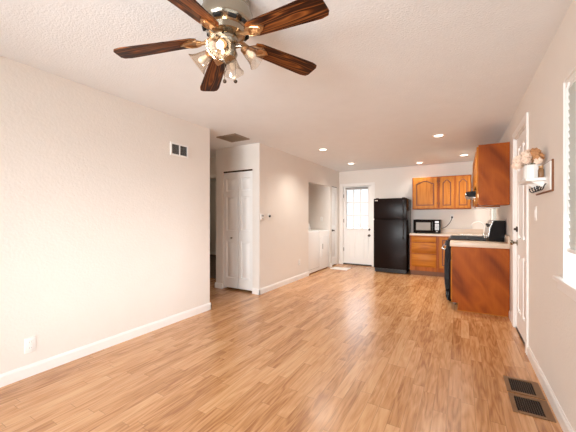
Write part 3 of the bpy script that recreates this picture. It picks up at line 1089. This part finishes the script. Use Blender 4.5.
# ------------------------------------------------------------------ refrigerator
X0, X1, YFR = -1.712, -1.006, 6.80
fr = thing('refrigerator', 'tall black top freezer refrigerator beside the back door', 'refrigerator', ((X0 + X1) / 2, 7.1, 0))
MB().box(X0 + 0.004, X1 - 0.004, YFR + 0.07, 7.48, 0.02, 1.655, 0.008, 2).build('cabinet', BLACK, fr)
ZS = 1.195
for nm, z0, z1 in (('freezer_door', ZS + 0.006, 1.66), ('fridge_door', 0.10, ZS - 0.006)):
    d = MB().box(X0, X1, YFR, YFR + 0.066, z0, z1, 0.014, 4).build(nm, FRIDGE, fr)
    hx = X1 - 0.065
    if nm == 'freezer_door':
        pts = [(hx, YFR, z0 + 0.03), (hx, YFR - 0.045, z0 + 0.06), (hx, YFR - 0.048, z0 + 0.22), (hx, YFR - 0.045, z1 - 0.08), (hx, YFR, z1 - 0.05)]
        MB().box(X0 + 0.03, X0 + 0.095, YFR - 0.003, YFR, z1 - 0.055, z1 - 0.035, 0.001, 1).build('badge', CHROME, d)
    else:
        pts = [(hx, YFR, z1 - 0.42), (hx, YFR - 0.045, z1 - 0.39), (hx, YFR - 0.048, z1 - 0.20), (hx, YFR - 0.045, z1 - 0.06), (hx, YFR, z1 - 0.03)]
    MB().tube(pts, 0.014, 12).build('handle', BLACKP, d)
mb = MB().box(X0 + 0.015, X1 - 0.015, YFR + 0.03, YFR + 0.07, 0.015, 0.095, 0.004, 1)
gr = mb.build('kick_grille', BLACKP, fr)
mb = MB()
for i in range(3):
    mb.box(X0 + 0.05, X1 - 0.05, YFR + 0.026, YFR + 0.03, 0.034 + i * 0.018, 0.042 + i * 0.018)
mb.build('grille_slots', DARK, gr)
for x in (X0 + 0.07, X1 - 0.07):
    MB().box(x - 0.03, x + 0.03, YFR + 0.035, YFR + 0.10, 1.655, 1.675, 0.004, 1).build('hinge_cover', BLACKP, fr)
    MB().lathe([(0, 0), (0.02, 0), (0.018, 0.02), (0, 0.02)], 12, Matrix.Translation((x, YFR + 0.12, 0))).build('foot', GREYP, fr)
    MB().lathe([(0, 0), (0.02, 0), (0.018, 0.02), (0, 0.02)], 12, Matrix.Translation((x, 7.40, 0))).build('foot', GREYP, fr)

# ------------------------------------------------------------------ back wall base cabinets
YC = 6.895      # face of the back base cabinets
CT = 0.892      # counter top height


def add_knob(parent, c, d):
    rot = Vector((0, 0, 1)).rotation_difference(Vector(d)).to_matrix().to_4x4()
    MB().lathe([(0, 0), (0.008, 0), (0.006, 0.010), (0.014, 0.018), (0.012, 0.024), (0, 0.026)], 14, Matrix.Translation(c) @ rot).build('knob', BRASS, parent)


c1 = thing('drawer_cabinet', 'honey oak base cabinet of three drawers under the microwave', 'cabinet', (-0.70, YC, 0), group='oak base cabinets')
x0, x1 = -0.955, -0.415
mb = MB().box(x0, x1, YC, YB - 0.005, 0.10, 0.85)
mb.build('body', OAKF, c1)
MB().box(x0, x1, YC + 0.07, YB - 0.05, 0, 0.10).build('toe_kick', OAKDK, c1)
for z0, z1 in ((0.715, 0.828), (0.475, 0.695), (0.185, 0.455)):
    mb = MB().box(x0 + 0.035, x1 - 0.03, YC - 0.02, YC, z0, z1, 0.007, 2)
    mb.build('drawer_front', OAKH, c1)
c2 = thing('sink_base_cabinet', 'honey oak base cabinet with door half hidden behind the range', 'cabinet', (-0.25, YC, 0), group='oak base cabinets')
x0, x1 = -0.413, -0.105
MB().box(x0, x1, YC, YB - 0.005, 0.10, 0.85).build('body', OAKF, c2)
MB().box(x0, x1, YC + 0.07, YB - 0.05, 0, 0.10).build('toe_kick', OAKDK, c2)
w, h = 0.25, 0.64
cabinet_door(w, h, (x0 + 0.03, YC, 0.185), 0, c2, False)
# right wall run beyond the range
c3 = thing('corner_base_cabinet', 'oak base cabinet under the sink beyond the range', 'cabinet', (0.2, 6.6, 0), group='oak base cabinets')
MB().box(-0.100, R - 0.005, 5.675, YB - 0.005, 0.10, 0.85).build('body', OAKF, c3)
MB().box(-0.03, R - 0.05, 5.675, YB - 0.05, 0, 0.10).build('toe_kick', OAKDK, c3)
for a in (5.70, 6.29):
    cabinet_door(0.55, 0.64, (-0.100, a + 0.55, 0.185), -PI / 2, c3, False)

# L shaped worktop with backsplash
wt = thing('worktop', 'beige laminate kitchen worktop along the back wall under the microwave', 'worktop', (-0.2, 7.2, 0.85))
mb = MB().prism([(-0.958, YB - 0.003), (-0.958, YC - 0.028), (-0.128, YC - 0.028), (-0.128, 5.672), (R - 0.003, 5.672), (R - 0.003, YB - 0.003)], 'Z', 0.852, CT)
mb.build('counter_slab', LAM, wt)
o = MB().box(-0.958, R - 0.025, YB - 0.022, YB - 0.003, CT, CT + 0.095, 0.003, 1).build('backsplash', LAM)
tag(o, 'low beige laminate backsplash strip behind the microwave on the back wall', 'backsplash')
o = MB().box(R - 0.022, R - 0.003, 5.672, YB - 0.003, CT, CT + 0.095, 0.003, 1).build('backsplash', LAM)
tag(o, 'low beige laminate backsplash strip on the right wall beyond the range', 'backsplash')
sk = thing('sink', 'stainless steel kitchen sink behind the range', 'sink', (0.2, 6.55, CT))
mb = MB()
mb.box(-0.04, -0.01, 6.25, 6.87, CT, CT + 0.006).box(0.33, 0.40, 6.25, 6.87, CT, CT + 0.006)
mb.box(-0.01, 0.33, 6.25, 6.28, CT, CT + 0.006).box(-0.01, 0.33, 6.84, 6.87, CT, CT + 0.006)
mb.build('rim', STEEL, sk)
MB().box(-0.01, 0.33, 6.28, 6.84, CT, CT + 0.002).build('basin', STEEL, sk)
fc = thing('faucet', 'tall white arched kitchen faucet beyond the range', 'faucet', (0.40, 6.60, CT + 0.006))
MB().lathe([(0, 0), (0.026, 0), (0.024, 0.01), (0.014, 0.02), (0.014, 0.05), (0, 0.05)], 18, Matrix.Translation((0.375, 6.60, CT + 0.006))).build('faucet_base', CHROME, fc)
pts = [(0.375, 6.60, CT + 0.05)]
for i in range(13):
    a = PI * i / 12
    pts.append((0.275 + 0.10 * math.cos(a), 6.60, 1.06 + 0.10 * math.sin(a)))
pts.append((0.175, 6.60, 1.03))
MB().tube(pts, 0.011, 12).build('spout', WHITEP, fc)
MB().tube([(0.40, 6.60, CT + 0.03), (0.415, 6.59, CT + 0.13)], 0.013, 12).build('lever', BLACKP, fc)

# ------------------------------------------------------------------ microwave on the counter
mwx0, mwx1, mwy = -0.897, -0.368, 6.98
MZ = CT + 0.012
mw = thing('microwave', 'black countertop microwave beside the refrigerator', 'microwave', ((mwx0 + mwx1) / 2, mwy + 0.18, CT))
MB().box(mwx0, mwx1, mwy + 0.02, mwy + 0.36, MZ, MZ + 0.285, 0.006, 2).build('housing', BLACKP, mw)
xd = mwx1 - 0.135
d = MB().box(mwx0, xd - 0.002, mwy - 0.004, mwy + 0.02, MZ + 0.004, MZ + 0.283, 0.005, 2).build('door', BLACK, mw)
MB().box(mwx0 + 0.055, xd - 0.055, mwy - 0.006, mwy - 0.003, MZ + 0.06, MZ + 0.225, 0.001, 1).build('door_window', MWGLASS, d)
MB().box(xd - 0.028, xd - 0.010, mwy - 0.022, mwy - 0.004, MZ + 0.05, MZ + 0.24, 0.004, 2).build('handle', BLACKP, d)
p = MB().box(xd, mwx1, mwy - 0.003, mwy + 0.02, MZ + 0.004, MZ + 0.283, 0.004, 2).build('control_panel', BLACK, mw)
MB().box(xd + 0.03, mwx1 - 0.03, mwy - 0.005, mwy - 0.002, MZ + 0.215, MZ + 0.255).build('display', LCD, p)
mb = MB()
for r_ in range(5):
    for c_ in range(3):
        mb.box(xd + 0.031 + c_ * 0.026, xd + 0.052 + c_ * 0.026, mwy - 0.005, mwy - 0.002, MZ + 0.065 + r_ * 0.028, MZ + 0.086 + r_ * 0.028)
mb.build('keypad', LCD, p)
MB().box(xd + 0.05, mwx1 - 0.05, mwy - 0.005, mwy - 0.002, MZ + 0.02, MZ + 0.045, 0.002, 1).build('open_button', GREYP, p)
for x in (mwx0 + 0.05, mwx1 - 0.05):
    for y in (mwy + 0.06, mwy + 0.32):
        MB().lathe([(0, 0), (0.014, 0), (0.012, 0.013), (0, 0.013)], 12, Matrix.Translation((x, y, CT))).build('foot', BLACKP, mw)
pts = [(mwx1 - 0.06, mwy + 0.362, MZ + 0.10)]
P0, P1, P2, P3 = Vector((mwx1 - 0.04, mwy + 0.38, MZ + 0.09)), Vector((-0.30, 7.42, 0.98)), Vector((-0.19, 7.44, 1.10)), Vector((-0.167, YB - 0.035, 1.235))
for i in range(13):
    u = i / 12
    pts.append(P0 * (1 - u) ** 3 + P1 * 3 * u * (1 - u) ** 2 + P2 * 3 * u * u * (1 - u) + P3 * u ** 3)
cd = MB().tube(pts, 0.006, 8).build('power_cord', BLACKP, mw)
MB().box(-0.185, -0.150, YB - 0.048, YB - 0.010, 1.218, 1.258, 0.005, 2).build('plug', BLACKP, cd)


# ------------------------------------------------------------------ upper cabinets on the back wall
def upper_back(x0, x1, doors, label):
    YU, z0, z1 = 7.20, 1.415, 2.125
    t = thing('upper_cabinet', label, 'cabinet', ((x0 + x1) / 2, YU, z0), group='oak upper cabinets')
    MB().box(x0, x1, YU, YB - 0.003, z0, z1, 0.002, 1).build('body', OAKF, t)
    for a, b, hinge in doors:
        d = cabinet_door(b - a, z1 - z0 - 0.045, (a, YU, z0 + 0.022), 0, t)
        for z in (z0 + 0.10, z1 - 0.13):
            xx = a - 0.008 if hinge < 0 else b
            MB().box(xx, xx + 0.008, YU - 0.016, YU, z, z + 0.05, 0.001, 1).build('hinge', BRONZED, d)
    return t


upper_back(-0.945, -0.423, [(-0.925, -0.445, 1)], 'honey oak wall cabinet with one wide arched door above the microwave')
upper_back(-0.421, 0.185, [(-0.392, -0.125, -1), (-0.090, 0.170, 1)], 'honey oak wall cabinet with two narrow arched doors in the corner')

# ------------------------------------------------------------------ right wall: end cabinet, range, hood, uppers
YP = 4.581
e = thing('end_base_cabinet', 'narrow base cabinet with red brown wood end panel beside the range', 'cabinet', (0.2, 4.73, 0), group='oak base cabinets')
MB().box(-0.095, R - 0.005, YP + 0.012, 4.878, 0.10, 0.852).build('body', OAKF, e)
MB().prism([(-0.105, 0.10), (-0.03, 0.10), (-0.03, 0.0), (R - 0.004, 0.0), (R - 0.004, 0.852), (-0.105, 0.852)], 'Y', YP, YP + 0.012).build('end_panel', PANEL, e)
mb = MB().tube([(-0.03, YP - 0.004, 0.006), (R - 0.02, YP - 0.004, 0.006)], 0.006, 8)
mb.tube([(-0.034, YP - 0.004, 0.0), (-0.034, YP - 0.004, 0.10), (-0.106, YP - 0.004, 0.10), (-0.106, YP - 0.004, 0.85)], 0.0045, 8)
mb.build('edge_trim', OAKH, e)
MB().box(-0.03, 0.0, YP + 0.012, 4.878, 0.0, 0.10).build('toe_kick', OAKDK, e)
cabinet_door(0.25, 0.52, (-0.095, 4.865, 0.13), -PI / 2, e, False)
MB().box(-0.115, -0.095, 4.615, 4.865, 0.675, 0.83, 0.006, 2).build('drawer_front', OAKH, e)

wt2 = thing('end_worktop', 'short beige laminate worktop on the wood panelled end cabinet', 'worktop', (0.2, 4.73, 0.85))
MB().box(-0.128, R - 0.003, YP - 0.022, 4.880, 0.853, 0.917, 0.008, 2).build('counter_slab', LAM, wt2)
MB().box(R - 0.024, R - 0.003, YP - 0.020, 4.880, 0.917, 1.012, 0.003, 1).build('backsplash', LAM, wt2)

RY0, RY1 = 4.890, 5.655
rg_ = thing('range', 'black gas range with silver oven handle beside the wood end cabinet', 'range', (0.15, 5.27, 0))
MB().box(-0.150, R - 0.03, RY0, RY1, 0.03, 0.905, 0.006, 2).build('body', BLACK, rg_)
for x in (-0.08, 0.42):
    for y in (RY0 + 0.06, RY1 - 0.06):
        MB().lathe([(0, 0), (0.02, 0), (0.018, 0.03), (0, 0.03)], 12, Matrix.Translation((x, y, 0))).build('foot', GREYP, rg_)
od = MB().prism([(-0.150, 0.20), (-0.196, 0.205), (-0.206, 0.30), (-0.210, 0.50), (-0.206, 0.70), (-0.196, 0.79), (-0.150, 0.795)], 'Y', RY0 + 0.006, RY1 - 0.006).build('oven_door', BLACK, rg_)
MB().box(-0.2125, -0.208, RY0 + 0.12, RY1 - 0.12, 0.36, 0.62, 0.001, 1).build('oven_window', BLACKP, od)
MB().tube([(-0.198, RY0 + 0.05, 0.765), (-0.238, RY0 + 0.06, 0.785), (-0.240, 5.27, 0.785), (-0.238, RY1 - 0.06, 0.785), (-0.198, RY1 - 0.05, 0.765)], 0.013, 12).build('handle', STEEL, od)
dw = MB().prism([(-0.150, 0.04), (-0.17, 0.045), (-0.190, 0.10), (-0.194, 0.19), (-0.150, 0.192)], 'Y', RY0 + 0.006, RY1 - 0.006).build('storage_drawer', BLACK, rg_)
cp = MB().prism([(-0.150, 0.80), (-0.185, 0.80), (-0.178, 0.90), (-0.150, 0.918)], 'Y', RY0, RY1).build('front_panel', BLACK, rg_)
for i in range(4):
    y = RY0 + 0.10 + i * (RY1 - RY0 - 0.2) / 3
    MB().lathe([(0, 0), (0.021, 0), (0.018, 0.026), (0, 0.028)], 16, Matrix.Translation((-0.182, y, 0.85)) @ Matrix.Rotation(-PI / 2, 4, 'Y')).build('knob', BLACKP, cp)
ck = MB().box(-0.165, 0.33, RY0 + 0.002, RY1 - 0.002, 0.905, 0.918, 0.004, 2).build('cooktop', BLACK, rg_)
for y in (RY0 + 0.19, RY1 - 0.19):
    for x in (-0.04, 0.20):
        MB().lathe([(0, 0), (0.045, 0), (0.045, 0.008), (0.03, 0.014), (0, 0.014)], 20, Matrix.Translation((x, y, 0.918))).build('burner', IRON, ck)
    mb = MB()
    for dx in (-0.14, 0.08, 0.30):
        mb.box(dx - 0.006, dx + 0.006, y - 0.165, y + 0.165, 0.934, 0.944)
    for dy in (-0.165, -0.055, 0.055, 0.165):
        mb.box(-0.145, 0.305, y + dy - 0.006, y + dy + 0.006, 0.932, 0.942)
    for dx in (-0.14, 0.30):
        for dy in (-0.165, 0.165):
            mb.box(dx - 0.006, dx + 0.006, y + dy - 0.006, y + dy + 0.006, 0.918, 0.936)
    mb.build('grate', IRON, ck)
bgd = MB().prism([(0.33, 0.905), (R - 0.03, 0.905), (R - 0.03, 0.98), (R - 0.012, 1.0), (R - 0.012, 1.20), (0.385, 1.20), (0.345, 1.09), (0.33, 0.98)], 'Y', RY0, RY1).build('backguard', BLACK, rg_)
mb = MB().prism([(0.385, 1.192), (0.348, 1.09), (0.334, 0.99), (0.322, 0.985), (0.337, 1.095), (0.376, 1.197)], 'Y', RY0 + 0.004, RY1 - 0.004)
face = mb.build('control_face', STEEL, bgd)
for i in (0.12, 0.20, 0.56, 0.64):
    MB().lathe([(0, 0), (0.017, 0), (0.015, 0.02), (0, 0.022)], 14, Matrix.Translation((0.352, RY0 + i, 1.13)) @ Matrix.Rotation(-PI / 2 + 0.35, 4, 'Y')).build('knob', BLACKP, face)
MB().box(0.338, 0.346, RY0 + 0.28, RY0 + 0.48, 1.10, 1.15).build('clock_display', DARK, face)

# hood
HY0, HY1 = 4.885, 5.650
hd = thing('range_hood', 'black range hood projecting below the short oak cabinet', 'range hood', (0.3, 5.27, 1.52))
MB().prism([(0.060, 1.552), (0.060, 1.600), (0.19, 1.615), (0.20, 1.66), (R - 0.003, 1.66), (R - 0.003, 1.53), (0.10, 1.53)], 'Y', HY0, HY1).build('canopy', BLACK, hd)
MB().box(0.056, 0.061, HY0 + 0.05, HY1 - 0.05, 1.566, 1.584).build('trim_strip', STEEL, hd)
MB().box(0.16, 0.46, HY0 + 0.12, HY1 - 0.12, 1.524, 1.531).build('grease_filter', STEEL, hd)


def upper_right(a0, a1, z0, z1, ndoor, label, end=False, white=False):
    XU = 0.205
    t = thing('upper_cabinet', label, 'cabinet', (XU, (a0 + a1) / 2, z0), group='oak upper cabinets')
    MB().box(XU, R - 0.003, a0 + (0.012 if end else 0), a1, z0, z1, 0.002, 1).build('body', OAKF, t)
    if end:
        mb = MB().box(XU - 0.008, R - 0.003, a0, a0 + 0.012, z0, z1, 0.002, 1)
        mb.prism(arch_pts(XU + 0.035, R - 0.05, z0 + 0.06, z1 - 0.26, 0.11), 'Y', a0 - 0.003, a0 + 0.001)
        ep = mb.build('end_panel', PANEL, t)
    wd = (a1 - a0 - 0.03) / ndoor
    for i in range(ndoor):
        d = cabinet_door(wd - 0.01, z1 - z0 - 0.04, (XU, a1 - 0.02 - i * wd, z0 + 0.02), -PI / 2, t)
        MB().box(XU - 0.017, XU, a0 + 0.002 + 0.005, a0 + 0.018, z0 + 0.10, z0 + 0.15).build('hinge', BRASS, d)
    if white:
        MB().box(XU + 0.004, R - 0.006, a0 + 0.004, a1 - 0.004, z0 - 0.012, z0, 0.001, 1).build('underside_panel', TRIM, t)
    return t


upper_right(YP, 4.880, 1.402, 2.185, 1, 'narrow wall cabinet with red brown wood end panel on right wall', end=True)
upper_right(4.882, 5.655, 1.662, 2.185, 2, 'short oak wall cabinet directly above the black range hood')
upper_right(5.657, 6.200, 1.405, 2.185, 1, 'oak wall cabinet beyond the hood with white underside', white=True)

# ------------------------------------------------------------------ shelf with flowers on the right wall
sh = thing('wall_shelf', 'white wooden wall shelf with black hooks beside the side window', 'shelf', (R, 2.82, 1.43))
MB().box(R - 0.018, R - 0.009, 2.578, 3.055, 1.434, 1.628, 0.003, 1).build('backboard', WHITEP, sh)
MB().box(R - 0.009, R, 2.568, 3.065, 1.424, 1.636, 0.002, 1).build('backing_board', OAKDK, sh)
MB().box(0.402, R - 0.018, 2.690, 3.02, 1.508, 1.530, 0.003, 1).build('ledge', WHITEP, sh)
for y in (2.745, 2.94):
    MB().prism([(R - 0.018, 1.508), (R - 0.018, 1.462), (0.495, 1.470), (0.44, 1.508)], 'Y', y - 0.006, y + 0.006).build('bracket', WHITEP, sh)
for i in range(4):
    y = 2.68 + i * 0.085
    pts = []
    for k in range(9):
        a = PI * k / 8
        pts.append((0.498 - 0.018 + 0.018 * math.cos(a) , y, 1.462 - 0.022 * math.sin(a)))
    mb = MB().tube([(R - 0.018, y, 1.485), (R - 0.026, y, 1.478), *pts], 0.004, 8)
    mb.ball((0.462, y, 1.466), 0.006, 10)
    mb.build('hook', IRON, sh)

PX, PY, PZ = 0.456, 2.800, 1.530
pot = thing('flower_pot', 'white ribbed ceramic pot standing on the wall shelf', 'pot', (PX, PY, PZ))
mb = MB()
prof = [(0, 0), (0.044, 0), (0.0505, 0.006), (0.0525, 0.05), (0.0520, 0.098), (0.0500, 0.103), (0.046, 0.099), (0.047, 0.02), (0, 0.015)]
mb.lathe(prof, 64)
for v_ in mb.bm.verts:
    r_ = math.hypot(v_.co.x, v_.co.y)
    if r_ > 0.0502 and 0.004 < v_.co.z < 0.1:
        a = math.atan2(v_.co.y, v_.co.x)
        k = 1 + 0.016 * math.cos(16 * a)
        v_.co.x *= k
        v_.co.y *= k
mb.build('pot_body', CERAMIC, pot, local=True)
MB().lathe([(0, 0.080), (0.0455, 0.080), (0.03, 0.085), (0, 0.086)], 24).build('soil', STEMM, pot, local=True)

fl = thing('flower_bunch', 'dried cream and rust hydrangea blooms in the white pot', 'flowers', (PX, PY, PZ + 0.092))
rnd = random.Random(3)


def bloom(c, r, material, parent, npet=24):
    mb = MB()
    for k in range(npet):
        # petals spread over a ball, each a cupped four point blade
        u = (k + 0.5) / npet
        ph = math.acos(1 - 1.75 * u)
        th = k * 2.39996 + rnd.uniform(-0.2, 0.2)
        n = Vector((math.sin(ph) * math.cos(th), math.sin(ph) * math.sin(th), math.cos(ph)))
        q = Vector((0, 0, 1)).rotation_difference(n).to_matrix().to_4x4()
        sp = Matrix.Rotation(rnd.uniform(0, 6.28), 4, 'Z')
        rr = r * rnd.uniform(0.50, 0.80)
        base_ = n * r * rnd.uniform(0.66, 0.92)
        m_ = Matrix.Translation(Vector(c) + base_) @ q @ sp
        ctr = mb.bm.verts.new(m_ @ Vector((0, 0, 0)))
        ring = []
        for j in range(8):
            a = 2 * PI * j / 8
            rad = rr * (1.0 if j % 2 == 0 else 0.55)
            ring.append(mb.bm.verts.new(m_ @ Vector((rad * math.cos(a), rad * math.sin(a), rr * (0.28 if j % 2 == 0 else 0.1)))))
        for j in range(8):
            mb.bm.faces.new((ctr, ring[j], ring[(j + 1) % 8]))
    mb.ball(c, r * 0.5, 10)
    return mb.build('bloom', material, parent, local=True)


for c, r, m_ in (((-0.075, 0.0, 0.055), 0.036, PETAL), ((-0.055, 0.05, 0.035), 0.034, PETAL), ((-0.035, -0.03, 0.085), 0.036, PETAL), ((-0.095, -0.02, 0.015), 0.030, PETAL),
                 ((-0.02, 0.03, 0.075), 0.036, PETAL), ((0.005, -0.045, 0.092), 0.034, PETALB), ((0.012, 0.0, 0.06), 0.034, PETALB), ((0.022, -0.06, 0.060), 0.034, PETALB), ((-0.045, -0.05, 0.045), 0.030, PETAL), ((-0.005, 0.02, 0.105), 0.028, PETAL), ((0.02, -0.075, 0.03), 0.024, PETAL)):
    bloom(c, r, m_, fl)
    MB().tube([(0.0, 0.0, -0.004), (c[0] * 0.4, c[1] * 0.4, c[2] * 0.5), c], 0.002, 6).build('stem', STEMM, fl, local=True)

jr = thing('small_jar', 'small amber brown jar beside the white pot on the shelf', 'jar', (0.490, 2.715, PZ))
MB().lathe([(0, 0), (0.015, 0), (0.017, 0.004), (0.017, 0.055), (0.012, 0.064), (0.012, 0.07), (0, 0.07)], 24).build('jar_body', JARM, jr, local=True)
MB().lathe([(0, 0.07), (0.0135, 0.07), (0.0135, 0.084), (0, 0.085)], 24).build('lid', BRASS, jr, local=True)

# ------------------------------------------------------------------ thin pale slab on the floor at the back door
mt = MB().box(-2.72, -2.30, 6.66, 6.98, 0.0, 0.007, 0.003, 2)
tag(mt.build('pale_floor_slab', mat('pale_rough_surface', (0.80, 0.76, 0.72), 0.9, bump=0.5, bscale=300, var=0.04)), 'small thin pale slab on the floor before the back door', 'mat')

# ------------------------------------------------------------------ outside
struct('ground', MB().box(-30, 30, -30, 40, -0.5, -0.2), GROUND, 'pale ground outside the house', 'ground')
for bx, by, s in ((-4.6, 11.2, 1.0), (-2.9, 12.0, 0.9)):
    mb = MB()
    for k in range(60):
        a = rnd.uniform(0, 6.28)
        l = rnd.uniform(0.8, 1.6) * s
        sp = rnd.uniform(0.1, 0.8)
        p0 = Vector((bx, by, -0.2))
        p1 = p0 + Vector((math.cos(a) * sp * 0.4, math.sin(a) * sp * 0.4, l * 0.6))
        p2 = p0 + Vector((math.cos(a) * sp, math.sin(a) * sp, l))
        mb.tube([p0, p1, p2], 0.018, 5, taper=0.006)
        for q in range(3):
            b0 = p1.lerp(p2, rnd.uniform(0, 0.9))
            mb.tube([b0, b0 + Vector((rnd.uniform(-0.25, 0.25), rnd.uniform(-0.25, 0.25), rnd.uniform(0.05, 0.3)))], 0.008, 4, taper=0.003)
    o = mb.build('bare_shrub', TWIG)
    tag(o, 'bare grey shrub outside the back door glass, ' + ('nearer one' if by < 11.5 else 'farther one'), 'shrub', group='shrubs outside the back door')
